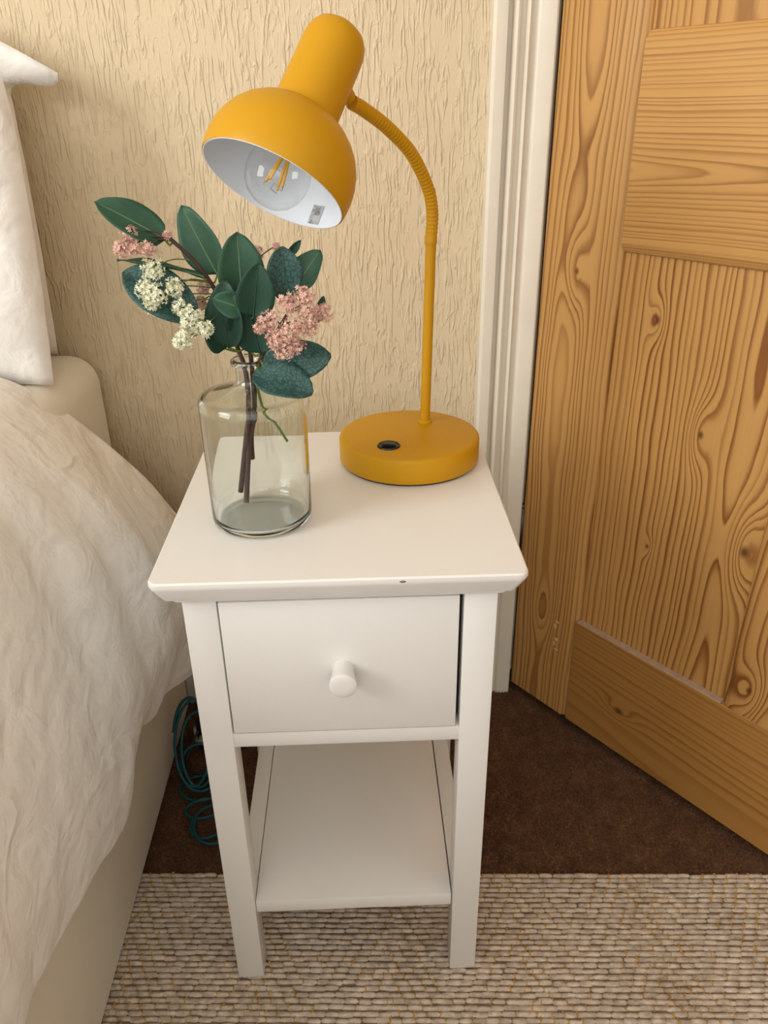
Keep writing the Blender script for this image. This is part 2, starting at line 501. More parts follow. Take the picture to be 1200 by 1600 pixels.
def np_mesh(name, V, F, mat, smooth=False, mats=None, mi=None):
    me = bpy.data.meshes.new(name)
    k = F.shape[1]
    me.vertices.add(len(V)); me.vertices.foreach_set('co', V.astype(np.float32).ravel())
    me.loops.add(F.size); me.loops.foreach_set('vertex_index', F.astype(np.int32).ravel())
    me.polygons.add(len(F)); me.polygons.foreach_set('loop_start', np.arange(0, F.size, k, dtype=np.int32))
    if mats:
        for m_ in mats: me.materials.append(m_)
        me.polygons.foreach_set('material_index', mi.astype(np.int32))
    me.update(calc_edges=True)
    return link(name, me, mat, None, smooth)
pile = tufts('carpet_pile', 120000, -.31, 1.05, .10, .56, lambda x, y: (y > .162 - (x + .3) * .048 - .004) )
pile.parent = floor; pile['kind'] = 'stuff'

# moulded door casing: a profile across x, standing proud of the wall
prof = [(.2035, .0), (.2035, .022), (.2075, .026), (.2160, .026), (.2215, .025), (.2225, .012), (.2290, .011), (.2300, .017), (.2325, .0205), (.2355, .0215),
        (.2385, .0200), (.2400, .0125), (.2470, .0115), (.2485, .0165), (.2510, .0185), (.2535, .0165), (.2550, .0115), (.2610, .0105), (.2630, .0135), (.2660, .015),
        (.2855, .015), (.2880, .013), (.2880, .0)]
vs_, fs_ = [], []
NZ = 2
for (z) in (FZ, DZ + .08):
    for (x, d) in prof: vs_.append((x, WY - d, z))
m = len(prof)
for k in range(m): fs_.append((k, (k + 1) % m, m + (k + 1) % m, m + k))
fs_.append(tuple(range(m))[::-1]); fs_.append(tuple(m + k for k in range(m)))
tr = mesh('trim_1', vs_, fs_, TRIM); shade_auto(tr, 35)
struct(tr, 'cream painted moulded door casing beside the nightstand', 'door casing')
# right casing and head casing (beyond the open door)
struct(piece('trim_2', [(DX1, DX1 + .085, WY - .02, WY, FZ, DZ + .08), (DX0 + .002, DX1, WY - .02, WY, DZ, DZ + .08)], TRIM), 'cream painted casing over and beyond the doorway', 'door casing')
struct(piece('trim_3', [(DX0 - .001, DX0 + .002, WY + .001, WY + .14, FZ, DZ), (DX0 + .002, DX0 + .02, WY + .055, WY + .14, FZ, DZ), (DX1 - .02, DX1, WY, WY + .14, FZ, DZ)], TRIM), 'cream painted door lining inside the doorway', 'door lining')
# skirting board along the papered wall
vs_, fs_ = [], []
bp = [(.0, .0), (.014, .0), (.014, .085), (.010, .094), (.007, .097), (.004, .108), (.0, .110)]
for x in (-1.95, .2034):
    for (d, z) in bp: vs_.append((x, WY - d, FZ + z))
m = len(bp)
for k in range(m): fs_.append((k, (k + 1) % m, m + (k + 1) % m, m + k))
fs_.append(tuple(range(m))[::-1]); fs_.append(tuple(m + k for k in range(m)))
struct(mesh('baseboard_back', vs_, fs_, TRIM), 'cream skirting board along the papered wall', 'baseboard')

# ------------------------------------------------------------------ panelled pine door, standing open
DW, DH, DT = 0.885, 2.00, 0.040
door = empty('door_1', (0.2905, 0.545, 0.0), math.radians(-53.5))
struct(door, 'stripped pine panelled door standing open beside the nightstand', 'door')
# local frame: x along the leaf, -y the face seen, z up
S1 = (0.004, 0.133)                                 # hinge stile
M1 = (0.392, 0.512); S2 = (DW - .133, DW)
ZB = 0.014
W_stile = mat_wood('pine_hinge_stile', 'z', 0.058, 0.030, -0.010, 150, 0.020, 1.4, 3.1, [(0.066, 0.772, 0.020, 0.022, 0.0035), (0.062, 0.205, -0.014, 0.018, 0.0)], contrast=0.9, fl=2.6)
W_lock = mat_wood('pine_lock_rail', 'x', 0.905, 0.012, 0.040, 190, 0.010, 1.2, 7.7, [], contrast=0.62)
W_bot = mat_wood('pine_bottom_rail_shaded', 'x', 0.02, 0.08, 0.02, 110, 0.012, 1.0, 12.3, [(0.098, 0.235, 0.016, 0.016, 0.006)], light=(0.46, 0.230, 0.060), dark=(0.22, 0.088, 0.018), contrast=0.6)  # darker pine: the shade low on the door put into the colour
W_mun = mat_wood('pine_muntin', 'z', 0.46, 0.020, 0.03, 130, 0.030, 1.8, 21.9, [(0.425, 0.262, 0.03, 0.020, 0.004)], light=(0.58, 0.31, 0.10))
W_pan = mat_wood('pine_lower_panel', 'z', 0.345, 0.010, 0.028, 105, 0.034, 2.0, 5.4, [(0.372, 0.452, 0.045, 0.030, 0.006), (0.283, 0.590, -0.030, 0.020, 0.004), (0.195, 0.725, 0.024, 0.013, 0.004), (0.232, 0.400, 0.014, 0.008, 0.0025)], contrast=1.05, fl=2.2)
W_pan2 = mat_wood('pine_upper_panel', 'z', 0.25, 0.02, 0.02, 120, 0.02, 1.5, 15.1, [], contrast=0.8)

def board(name, x0, x1, z0, z1, mat, ch=(0, 0, 0, 0)):
    """framing board of the door with a worn chamfer on the sides listed (left,right,bottom,top) on both faces"""
    hy = DT / 2; c = .011; dy = .0085
    l, r, b, tt = [c * k for k in ch]
    V = []
    for (yy, ins) in ((-hy, 1), (-hy + dy, 0), (hy - dy, 0), (hy, 1)):
        V += [(x0 + l * ins, yy, z0 + b * ins), (x1 - r * ins, yy, z0 + b * ins), (x1 - r * ins, yy, z1 - tt * ins), (x0 + l * ins, yy, z1 - tt * ins)]
    V = [(a, y + hy, z) for a, y, z in V]                      # seen face at y = 0
    F = [(0, 1, 2, 3), (15, 14, 13, 12)]
    for i in range(3):
        for k in range(4):
            k2 = (k + 1) % 4
            F.append((i * 4 + k2, i * 4 + k, i * 4 + 4 + k, i * 4 + 4 + k2))
    bm = bmesh.new(); bv = [bm.verts.new(v) for v in V]
    for f in F: bm.faces.new([bv[i] for i in f])
    bmesh.ops.bevel(bm, geom=[e for e in bm.edges], offset=.0009, segments=1, affect='EDGES')
    o = frombm(name, bm, mat, door)
    shade_auto(o, 25)
    return o
ZL0, ZL1, ZBR, ZT = 0.805, 1.056, 0.217, DH
board('stile', S1[0], S1[1], ZB, ZT, W_stile, (0, 1, 0, 0))
board('stile', S2[0], S2[1], ZB, ZT, W_stile, (1, 0, 0, 0))
board('bottom_rail', S1[1], S2[0], ZB, ZBR, W_bot, (0, 0, 0, 0))
LEDGE = simple('old_paint_on_ledge', (0.46, 0.33, 0.24), 0.8, 0.2, 0.25, 120)
for (a, b) in ((S1[1] + .001, M1[0] - .001), (M1[1] + .001, S2[0] - .001)):
    q_ = box('ledge', a, b, .0006, .0127, ZBR - .0004, ZBR + .0016, LEDGE, door, .0006, 1)
    q_['label'] = 'dusty pale paint left on the rail ledge'
board('lock_rail', S1[1], S2[0], ZL0, ZL1, W_lock, (0, 0, 1, 1))
board('top_rail', S1[1], S2[0], ZT - .12, ZT, W_lock, (0, 0, 1, 0))
board('muntin', M1[0], M1[1], ZBR, ZL0, W_mun, (1, 1, 0, 0))
board('muntin', M1[0], M1[1], ZL1, ZT - .12, W_mun, (1, 1, 0, 0))
for (a, b) in ((S1[1], M1[0]), (M1[1], S2[0])):
    box('panel', a - .006, b + .006, .0125, .0275, ZBR - .006, ZL0 + .006, W_pan, door)
    box('panel', a - .006, b + .006, .0125, .0275, ZL1 - .006, ZT - .114, W_pan2, door)
for hz in (.335, 1.70):
    bm = bmesh.new()
    bmesh.ops.create_cone(bm, cap_ends=True, segments=16, radius1=.0055, radius2=.0055, depth=.085, matrix=Matrix.Translation((.0005, .001, hz)))
    for zz in (-.046, .046): bmesh.ops.create_uvsphere(bm, u_segments=12, v_segments=8, radius=.005, matrix=Matrix.Translation((.0005, .001, hz + zz)))
    h_ = frombm('hinge', bm, BRASSDARK, door, True)
SPECK = simple('white_paint_specks', (0.62, 0.48, 0.34), 0.7, 0.3)
for (sx_, sz_, w_, h_) in ((.092, .196, .007, .0035), (.090, .183, .0045, .009), (.094, .160, .006, .006), (.092, .149, .0035, .008), (.095, .141, .007, .003)):
    box('paint_speck', sx_, sx_ + w_, -.0004, .0004, sz_, sz_ + h_, SPECK, door, .0003, 1)
box('hinge_gap_shade', .0005, .004, .003, .036, ZB, ZT, simple('hinge_gap_dark', (0.06, 0.035, 0.02), 0.8, 0.2), door)  # dark strip painted in for the shade between casing and door

# ------------------------------------------------------------------ woven rug
RUG = empty('woven_rug', (0, 0, FZ))
tag(RUG, 'flat woven grey beige rug with gold herringbone threads under the nightstand legs', 'rug')
RX0, RX1, RY0 = -0.42, 1.45, -0.62
ang = -0.048
def ry1(x): return 0.164 + (x + .3) * ang
zr = FZ
mesh('rug_backing', [(RX0, RY0, .0005), (RX1, RY0, .0005), (RX1, ry1(RX1) - .002, .0005), (RX0, ry1(RX0) - .002, .0005),
                (RX0, RY0, .0032), (RX1, RY0, .0032), (RX1, ry1(RX1) - .002, .0032), (RX0, ry1(RX0) - .002, .0032)],
     [(3, 2, 1, 0), (4, 5, 6, 7), (0, 1, 5, 4), (1, 2, 6, 5), (2, 3, 7, 6), (3, 0, 4, 7)], RUGBASE, RUG)
def weave():
    pitch, rowp, colw = .0165, .0078, .085
    rows = int(.80 / rowp)
    xs, ys, kinds = [], [], []
    for j in range(rows):
        xx = np.arange(RX0 - .02, RX1 + .02, pitch)
        for d in (1, -1):
            off = d * (j * pitch / 4.0)
            x = xx + (off % pitch)
            col = np.floor((x - .03) / colw).astype(int)
            edge = np.abs(((x - .03) / colw) - np.round((x - .03) / colw)) * colw < .010
            k = (col % 2 == 0) if d == 1 else ((col % 2 != 0) | edge)
            x = x[k]
            xs.append(x); ys.append(np.full(len(x), j * rowp))
    x = np.concatenate(xs); t = np.concatenate(ys); n = len(x)
    y = 0.164 + (x + .3) * ang - .004 - t + rng.normal(0, .0005, n)
    x = x + rng.normal(0, .0008, n)
    L = pitch * .5 * rng.uniform(1.0, 1.22, n); W = rowp * .5 * rng.uniform(.92, 1.16, n); Hh = rng.uniform(.0054, .0070, n)
    rings = np.array([(-1.0, .55, .45), (-.75, .92, .90), (0, 1.0, 1.0), (.75, .92, .90), (1.0, .55, .45)])
    cs = np.array([(-1.0, .0), (-.66, .72), (0, 1.0), (.66, .72), (1.0, .0)])
    V = np.zeros((n, 25, 3)); i = 0
    for (rx, rw, rh) in rings:
        for (cy, cz) in cs:
            V[:, i, 0] = x + rx * L; V[:, i, 1] = y + cy * W * rw + rx * L * ang; V[:, i, 2] = .0015 + cz * (Hh - .0015) * rh
            i += 1
    f = []
    for a in range(4):
        for b in range(4): f.append((a * 5 + b, (a + 1) * 5 + b, (a + 1) * 5 + b + 1, a * 5 + b + 1))
    F = (np.arange(n)[:, None, None] * 25 + np.array(f)[None]).reshape(-1, 4)
    ok = (x > RX0 + .004) & (x < RX1)
    keep = np.repeat(ok, len(f))
    yarn = np_mesh('yarn', V.reshape(-1, 3), F[keep], YARN, True)
    yarn.parent = RUG; yarn['kind'] = 'stuff'; yarn['label'] = 'grey beige rug yarn'
    # gold stitches at the ends of the yarn floats
    sel = ok & (rng.random(n) < .50 + .42 * np.sin(x * 37 + y * 5))
    gx = x[sel] + L[sel] * 1.0; gy = y[sel]; m_ = len(gx)
    V = np.zeros((m_, 12, 3)); i = 0
    hw = rng.uniform(.0010, .0021, m_); hl = rowp * rng.uniform(.42, .70, m_); hh = rng.uniform(.0066, .0080, m_)
    dxs = rng.normal(0, .0010, m_)
    for rx, rh in ((-1, .35), (-.45, 1), (.45, 1), (1, .35)):
        for cy, cz in ((-1, 0.0), (0, 1), (1, 0.0)):
            V[:, i, 0] = gx + cy * hw + rx * dxs; V[:, i, 1] = gy + rx * hl; V[:, i, 2] = .002 + cz * (hh - .002) * rh; i += 1
    f = []
    for a in range(3):
        for b in range(2): f.append((a * 3 + b, a * 3 + b + 1, (a + 1) * 3 + b + 1, (a + 1) * 3 + b))
    F = (np.arange(m_)[:, None, None] * 12 + np.array(f)[None]).reshape(-1, 4)
    g = np_mesh('gold_thread', V.reshape(-1, 3), F, GOLD, True)
    g.parent = RUG; g['kind'] = 'stuff'; g['label'] = 'gold stitches in the rug'
weave()

# ------------------------------------------------------------------ bed
def rbox(name, x0, x1, y0, y1, z0, z1, r, mat, parent=None, seg=6, sub=0):
    bm = bmesh.new(); bmesh.ops.create_cube(bm, size=1)
    for v in bm.verts:
        v.co = Vector((x0 if v.co.x < 0 else x1, y0 if v.co.y < 0 else y1, z0 if v.co.z < 0 else z1))
    bmesh.ops.bevel(bm, geom=bm.edges[:], offset=r, segments=seg, profile=0.5, affect='EDGES')
    o = frombm(name, bm, mat, parent, True)
    shade_auto(o, 60)
    return o
bb = empty('bed_base', (-1.1, -.45, FZ))
tag(bb, 'beige fabric divan bed base low beside the nightstand', 'bed base')
o = rbox('base_body', -1.75, -.305, -1.42, .52, .0005, .36, .012, BASEM); o.parent = bb; o.location = (1.1, .45, -FZ)
for (x, y) in ((-1.66, -1.3), (-.42, -1.3), (-1.66, .42), (-.42, .42)):
    bm = bmesh.new(); bmesh.ops.create_cone(bm, cap_ends=True, segments=16, radius1=.022, radius2=.026, depth=.010, matrix=Matrix.Translation((x + 1.1, y + .45, .005)))
    frombm('foot', bm, BLACK, bb)

mt = rbox('mattress', -1.74, -.358, -1.40, .545, .360, .662, .045, SHEETM, seg=8)
tag(mt, 'mattress in a cream fitted sheet, its head end against the wall', 'mattress')
# gentle softness of the sheet
me = mt.data
for v in me.vertices:
    if v.co.z > .5: v.co.z += .006 * math.sin(v.co.x * 9 + 1) * math.cos(v.co.y * 7)

def keyed(keys, y):
    ks = sorted(keys)
    if y <= ks[0]: return keys[ks[0]]
    if y >= ks[-1]: return keys[ks[-1]]
    for a, b in zip(ks, ks[1:]):
        if a <= y <= b:
            t = (y - a) / (b - a); t = t * t * (3 - 2 * t)
            return [((1 - t) * p[0] + t * q[0], (1 - t) * p[1] + t * q[1]) for p, q in zip(keys[a], keys[b])]
from mathutils import noise as mnoise
KEYS = {
  0.50: [(-1.72, .69), (-1.1, .69), (-.60, .69), (-.46, .68), (-.390, .635), (-.330, .550), (-.278, .450), (-.243, .350), (-.240, .260), (-.252, .190)],
  0.38: [(-1.72, .69), (-1.1, .69), (-.60, .69), (-.45, .68), (-.380, .635), (-.318, .550), (-.268, .450), (-.238, .355), (-.240, .275), (-.258, .210)],
  0.25: [(-1.72, .70), (-1.1, .70), (-.58, .70), (-.44, .69), (-.368, .640), (-.308, .550), (-.266, .450), (-.250, .360), (-.268, .285), (-.290, .235)],
  0.16: [(-1.72, .71), (-1.1, .71), (-.57, .71), (-.44, .695), (-.366, .640), (-.314, .550), (-.286, .450), (-.276, .365), (-.284, .305), (-.304, .262)],
  0.08: [(-1.72, .71), (-1.1, .71), (-.57, .71), (-.44, .695), (-.366, .635), (-.320, .540), (-.300, .440), (-.288, .350), (-.284, .275), (-.298, .205)],
  -0.04: [(-1.72, .71), (-1.1, .71), (-.57, .71), (-.44, .69), (-.368, .630), (-.326, .540), (-.308, .445), (-.300, .360), (-.298, .290), (-.304, .228)],
  -0.20: [(-1.72, .70), (-1.1, .70), (-.57, .70), (-.45, .69), (-.374, .635), (-.330, .550), (-.308, .460), (-.300, .385), (-.298, .325), (-.304, .275)],
  -1.30: [(-1.72, .70), (-1.1, .70), (-.57, .70), (-.45, .69), (-.374, .635), (-.330, .550), (-.308, .460), (-.300, .385), (-.298, .325), (-.304, .275)],
}
def catmull(P, m):
    pts = smooth_path([(p[0], p[1], 0) for p in P], m)
    return [(p.x, p.y) for p in pts]
def make_duvet():
    nv = 170
    V, F = [], []
    W = None
    for j in range(nv + 1):
        tv = j / nv
        row = catmull(keyed(KEYS, 0.5), 9); nu = len(row)
        for i in range(nu):
            u = i / (nu - 1)
            # the head edge sweeps from the pillow towards the wall as it falls over the side
            yend = .315 + .13 * max(0, min(1, (u - .30) / .45))
            y = yend + (-1.30 - yend) * (tv ** 1.7)
            if i == 0 or True:
                r = catmull_cache(y)
            x, z = r[i]
            # slow folds hanging down the side, small creases
            side = max(0, min(1, (u - .38) / .2))
            f1 = mnoise.noise(Vector((y * 7.0 + 3, z * 1.8, 1.7)))
            f2 = mnoise.noise(Vector((y * 19.0, z * 7 + x * 5, 5.2)))
            f3 = mnoise.noise(Vector((y * 42.0, z * 30 + x * 25, 9.1)))
            x += side * (.014 * f1 + .0060 * f2 + .0018 * f3)
            z += (1 - side) * (.010 * mnoise.noise(Vector((x * 6, y * 6, .3))) + .004 * f2) + side * .004 * f2
            if tv < .03 and True:
                z -= 0.004 * (1 - tv / .03)
            V.append((x, y, z))
        W = nu
    for j in range(nv):
        for i in range(W - 1):
            F.append((j * W + i, j * W + i + 1, (j + 1) * W + i + 1, (j + 1) * W + i))
    o = mesh('duvet', V, F, DUVETM, None, True)
    s = o.modifiers.new('thick', 'SOLIDIFY'); s.thickness = .016; s.offset = -1.0
    b = o.modifiers.new('round', 'BEVEL'); b.width = .005; b.segments = 3; b.limit_method = 'ANGLE'; b.angle_limit = math.radians(60)
    return o
_cache = {}
def catmull_cache(y):
    k = round(y, 3)
    if k not in _cache: _cache[k] = catmull(keyed(KEYS, k), 9)
    return _cache[k]
duvet = make_duvet()
tag(duvet, 'crumpled white duvet hanging over the side of the bed', 'duvet')

def pillow(name, cx, cy, cz, w, h, th, lean, label, ear=None):
    """pillow standing on its long edge; local x = width, z = height, y = thickness"""
    nu, nv = 44, 34
    V, F = [], []
    for sgn in (-1, 1):
        for j in range(nv + 1):
            for i in range(nu + 1):
                a, b = -1 + 2 * i / nu, -1 + 2 * j / nv
                x = a * w / 2 * (1 - .05 * (1 - b * b) * 0 - .045 * abs(b) ** 4 * 0)
                pin = 1 - .07 * (1 - a * a) * abs(b) ** 3
                z = b * h / 2 * pin
                x = a * w / 2 * (1 + (.012 * (1 - b * b) - .022 * max(0, b) ** 4) * abs(a) ** 3)
                t = (max(0, 1 - abs(a) ** 3.2) ** .55) * (max(0, 1 - abs(b) ** 3.2) ** .55)
                y = sgn * (th / 2 * t + .0015)
                y += .008 * t * mnoise.noise(Vector((x * 9, z * 9, sgn * 3))) + .004 * mnoise.noise(Vector((x * 26, z * 20, sgn)))
                if ear: x, z, y = ear(a, b, x, z, y)
                V.append((x, y, z))
    n1 = (nu + 1) * (nv + 1)
    for s in (0, 1):
        for j in range(nv):
            for i in range(nu):
                q = [s * n1 + j * (nu + 1) + i, s * n1 + j * (nu + 1) + i + 1, s * n1 + (j + 1) * (nu + 1) + i + 1, s * n1 + (j + 1) * (nu + 1) + i]
                F.append(tuple(q if s == 0 else q[::-1]))
    ring = [i for i in range(nu + 1)] + [j * (nu + 1) + nu for j in range(1, nv + 1)] + [nv * (nu + 1) + i for i in range(nu - 1, -1, -1)] + [j * (nu + 1) for j in range(nv - 1, 0, -1)]
    for k in range(len(ring)):
        a, b = ring[k], ring[(k + 1) % len(ring)]
        F.append((b, a, n1 + a, n1 + b))
    o = mesh(name, V, F, PILLOWM, None, True)
    o.location = (cx, cy, cz); o.rotation_euler = (lean, 0, 0)
    return tag(o, label, 'pillow')
def ear_back(a, b, x, z, y):
    k = max(0, (a - .78) / .22); q = max(0, (b - .52) / .48); q = q * q * (3 - 2 * q)
    k = k ** 1.3
    return x + .084 * k * q, z - .080 * k * q, y * (1 - .7 * k * q) - .035 * k * q
pillow('pillow', -.757, .506, .884, .70, .43, .075, math.radians(-2), 'white pillow at the back against the wall with a pointed case corner', ear_back)
pillow('pillow', -.745, .388, .854, .752, .38, .10, math.radians(-7), 'white pillow standing on the mattress in front of another pillow')

# ------------------------------------------------------------------ nightstand
NS = empty('nightstand', (0, .16, 0))
tag(NS, 'small white painted wooden nightstand with one drawer and a low shelf', 'nightstand')
NS.location = (0, 0, 0)
A_, LW, LD, B_ = .1496, .0320, .0310, .1735
YB = .330
loft('table_top', [(-B_ + .012, B_ - .012, -.0105, .3425, .5755, .005), (-B_ + .0095, B_ - .0095, -.013, .3435, .5765, .006), (-B_ + .0015, B_ - .0015, -.0212, .345, .5915, .009), (-B_, B_, -.0225, .345, .5950, .010), (-B_ + .0003, B_ - .0003, -.0222, .345, .5985, .010), (-B_ + .0018, B_ - .0018, -.0207, .3435, .6000, .009)], WHITE, NS)
loft('moulding', [(-A_ - .0045, A_ + .0045, -.0045, YB + .002, .5690, .004), (-A_ - .0065, A_ + .0065, -.0065, YB + .003, .5705, .005), (-A_ - .0070, A_ + .0070, -.007, YB + .003, .5738, .005), (-A_ - .0055, A_ + .0055, -.0055, YB + .002, .5757, .004)], WHITE, NS)
for sx in (-1, 1):
    for fr in (0, 1):
        x0, x1 = sorted((sx * A_, sx * (A_ - LW)))
        box('leg', x0, x1, 0 if fr == 0 else YB - LD, LD if fr == 0 else YB, 0.0 if fr == 0 else FZ, .5695, WHITE, NS, .0012)
    x0, x1 = sorted((sx * (A_ - .004), sx * (A_ - .018)))
    box('side_panel', x0, x1, LD - .002, YB - LD + .002, .383, .5695, WHITE, NS)
    x0, x1 = sorted((sx * (A_ - .0315), sx * (A_ - .010)))
    box('shelf_rail', x0, x1, LD - .002, YB - LD + .002, .119, .137, WHITE, NS, .0012)
box('back_panel', -A_ + .02, A_ - .02, YB - .016, YB - .006, .383, .5695, WHITE, NS)
box('front_rail', -A_ + LW - .0005, A_ - LW + .0003, .0012, .022, .383, .4015, WHITE, NS, .0012)
box('top_rail', -A_ + LW - .0005, A_ - LW + .0005, .004, .020, .5655, .5692, WHITE, NS)
box('drawer_bottom', -A_ + .02, A_ - .02, .02, YB - .02, .386, .392, SHADOWGAP, NS)
box('shelf', -.1172, .1166, .003, YB - .004, .119, .138, WHITE, NS, .0012)
dr = box('drawer', -.1163, .1133, -.0006, .0175, .4032, .5648, WHITE, NS, .0016)
box('drawer_side', -.113, -.103, .017, YB - .03, .408, .53, SHADOWGAP, dr)
box('drawer_side', .100, .110, .017, YB - .03, .408, .53, SHADOWGAP, dr)
KM = Matrix.Translation((-.0005, -.0006, .4825)) @ Matrix.Rotation(math.radians(90), 4, 'X')
lathe('knob', [(0.0, -.001), (.0110, -.001), (.0107, .003), (.0112, .011), (.0130, .021), (.0138, .0250), (.0134, .0272), (.0116, .0282), (.006, .0286), (0, .0287)], WHITE, dr, 32, KM)
lathe('chip', [(.0, .0), (.0040, .0), (.0034, .0006), (0, .0009)], CHIP, NS, 14, Matrix.Translation((.0575, -.0216, .5966)) @ Matrix.Rotation(math.radians(62), 4, 'X') @ Matrix.Diagonal((1, .55, 1, 1)))

# ------------------------------------------------------------------ desk lamp
LP = empty('desk_lamp', (.0808, .2499, .600))
tag(LP, 'mustard yellow desk lamp with bowl shade on a bent ribbed gooseneck', 'lamp')
def LPt(p): return Vector(p) - Vector((.0808, .2499, .600))
lathe('base', [(0, .0022), (.0805, .0022), (.0822, .0026), (.0832, .0045), (.0833, .0275), (.0828, .0300), (.0812, .0318), (.0785, .0325), (0, .0327)], YELLOW, LP, 96)
lathe('base_pad', [(0, 0), (.0795, 0), (.0808, .0012), (.0808, .0028), (0, .0028)], RUBBER, LP, 72)
SM = Matrix.Translation(LPt((.0548, .2108, .6325)))
sw = lathe('switch', [(0, -.001), (.0132, -.001), (.0132, .0012), (.0124, .0020), (.0108, .0016), (.0102, .0008), (0, .0008)], BLACK, LP, 36, SM)
bm = bmesh.new(); bmesh.ops.create_cube(bm, size=1)
for v in bm.verts:
    v.co = Vector((v.co.x * .0165, v.co.y * .0115, v.co.z * .003)); v.co.z += (.0010 if v.co.x < 0 else -.0002)
bmesh.ops.bevel(bm, geom=bm.edges[:], offset=.0012, segments=2, affect='EDGES')
bm.transform(SM @ Matrix.Translation((0, 0, .0022)))
frombm('rocker', bm, BLACK, sw)
pole = [LPt(p) for p in ((.1026, .2865, .630), (.1057, .29, .7717), (.1074, .2918, .8477))]
tube('pole', [pole[0], pole[1], pole[2]], .0060, YELLOW, LP, 24)
lathe('pole_collar', [(0, 0), (.0088, 0), (.0088, .0015), (.0066, .003), (0, .003)], YELLOW, LP, 24, Matrix.Translation(LPt((.1026, .2865, .6325))))
goose = smooth_path([LPt(p) for p in ((.1074, .2918, .8477), (.1085, .2930, .8756), (.1017, .2855, .9026), (.0832, .2650, .9352), (.0580, .2370, .9599), (.0353, .2118, .9759), (.0234, .1985, .9825))], 10)
def resample(path, n):
    d = [0]
    for a, b in zip(path, path[1:]): d.append(d[-1] + (b - a).length)
    out = []; i = 0
    for k in range(n + 1):
        s = d[-1] * k / n
        while i < len(d) - 2 and d[i + 1] < s: i += 1
        t = (s - d[i]) / max(1e-9, d[i + 1] - d[i])
        out.append(path[i].lerp(path[i + 1], t))
    return out, d[-1]
gp, glen = resample(goose, 46 * 6)
rad = []
for k in range(len(gp)):
    f = k / (len(gp) - 1)
    ph = (k % 6) / 6
    r = .0062 + .0007 * math.sin(math.pi * ph) if f < .86 else .0067
    rad.append(r)
tube('gooseneck', gp, rad, YELLOW, LP, 20)
lathe('neck_sleeve', [(0, 0), (.0071, 0), (.0071, .008), (.0064, .009), (0, .009)], YELLOW, LP, 24, Matrix.Translation(LPt((.1072, .2916, .8420))))
# head: axis up from the rim centre
HC = LPt((-.0477, .1196, .9177)); NN = Vector((-.411, -.4565, -.7891)).normalized()
HM = Matrix.Translation(HC) @ (-NN).to_track_quat('Z', 'Y').to_matrix().to_4x4()
outer = [(.0660, 0), (.0667, .0012), (.0676, .008), (.0678, .016), (.0668, .026), (.0640, .036), (.0592, .046), (.0525, .055), (.0450, .0620), (.0375, .0668), (.0325, .0690), (.0300, .0700), (.0296, .0712), (.0295, .076), (.0290, .100), (.0285, .130), (.0280, .138), (.0262, .1455), (.0228, .1510), (.0170, .1550), (.0090, .1572), (0, .1577)]
shade = lathe('shade', outer + [(0, .1555), (.0150, .1530), (.0255, .140), (.0272, .075), (.0285, .0690), (.0340, .0668), (.0425, .0627), (.0508, .0555), (.0578, .0462), (.0628, .034), (.0656, .021), (.0660, .012), (.0654, .002)], YELLOW, LP, 96, HM, True)
inner = [(.0652, .0004), (.0648, .008), (.0640, .020), (.0612, .033), (.0560, .046), (.0490, .0550), (.0400, .0620), (.0280, .0665), (.0262, .072), (.0262, .120), (0, .121)]
lathe('shade_lining', inner, SHADEIN, LP, 96, HM)
lathe('rim', [(.0645, -.0002), (.0654, -.0003), (.0656, .0006), (.0654, .0012), (.0645, .0012)], SHADEIN, LP, 96, HM, True)
lathe('socket', [(0, .050), (.0140, .050), (.0150, .053), (.0150, .085), (.020, .09), (.020, .12), (0, .12)], SHADEIN, LP, 36, HM)
# filament bulb
bulb = lathe('bulb', [(.0118, .049), (.0125, .044), (.0165, .0375), (.0225, .031), (.0268, .0235), (.0287, .0145), (.0283, .0055), (.0255, -.0035), (.0205, -.0105), (.0135, -.0152), (.0065, -.0172), (0, -.0177)], BULBGLASS, LP, 48, HM)
lathe('screw_cap', [(0, .047), (.0122, .047), (.0128, .049), (.0128, .058), (0, .058)], METAL, bulb, 32, HM)
lathe('glass_stem', [(0, .018), (.0022, .019), (.0030, .024), (.0055, .040), (.0090, .048)], BULBGLASS, bulb, 20, HM)
for k in range(4):
    a = math.radians(20 + 90 * k)
    p0 = HM @ Vector((.0035 * math.cos(a), .0035 * math.sin(a), .030)); p1 = HM @ Vector((.0088 * math.cos(a), .0088 * math.sin(a), .0015))
    tube('filament', [p0, p1], .0012, FILAMENT, bulb, 8)
    tube('support_wire', [p1, HM @ Vector((.0098 * math.cos(a), .0098 * math.sin(a), -.0012)), HM @ Vector((.0085 * math.cos(a + .7), .0085 * math.sin(a + .7), .0002)), HM @ Vector((0, 0, .003))], .00035, METAL, bulb, 6)
# bracket where the neck enters the shade
att = Vector(LPt((.0234, .1985, .9825)))
axp = HC - NN * max(0, (att - HC).dot(-NN)); rd = (att - axp).normalized()
BMx = Matrix.Translation(axp + rd * .0285) @ rd.to_track_quat('Z', 'Y').to_matrix().to_4x4()
lathe('neck_joint', [(0, -.004), (.0105, -.004), (.0105, .0012), (.0095, .0020), (.0078, .0022), (.0072, .010), (.0066, .011), (0, .011)], YELLOW, LP, 28, BMx)
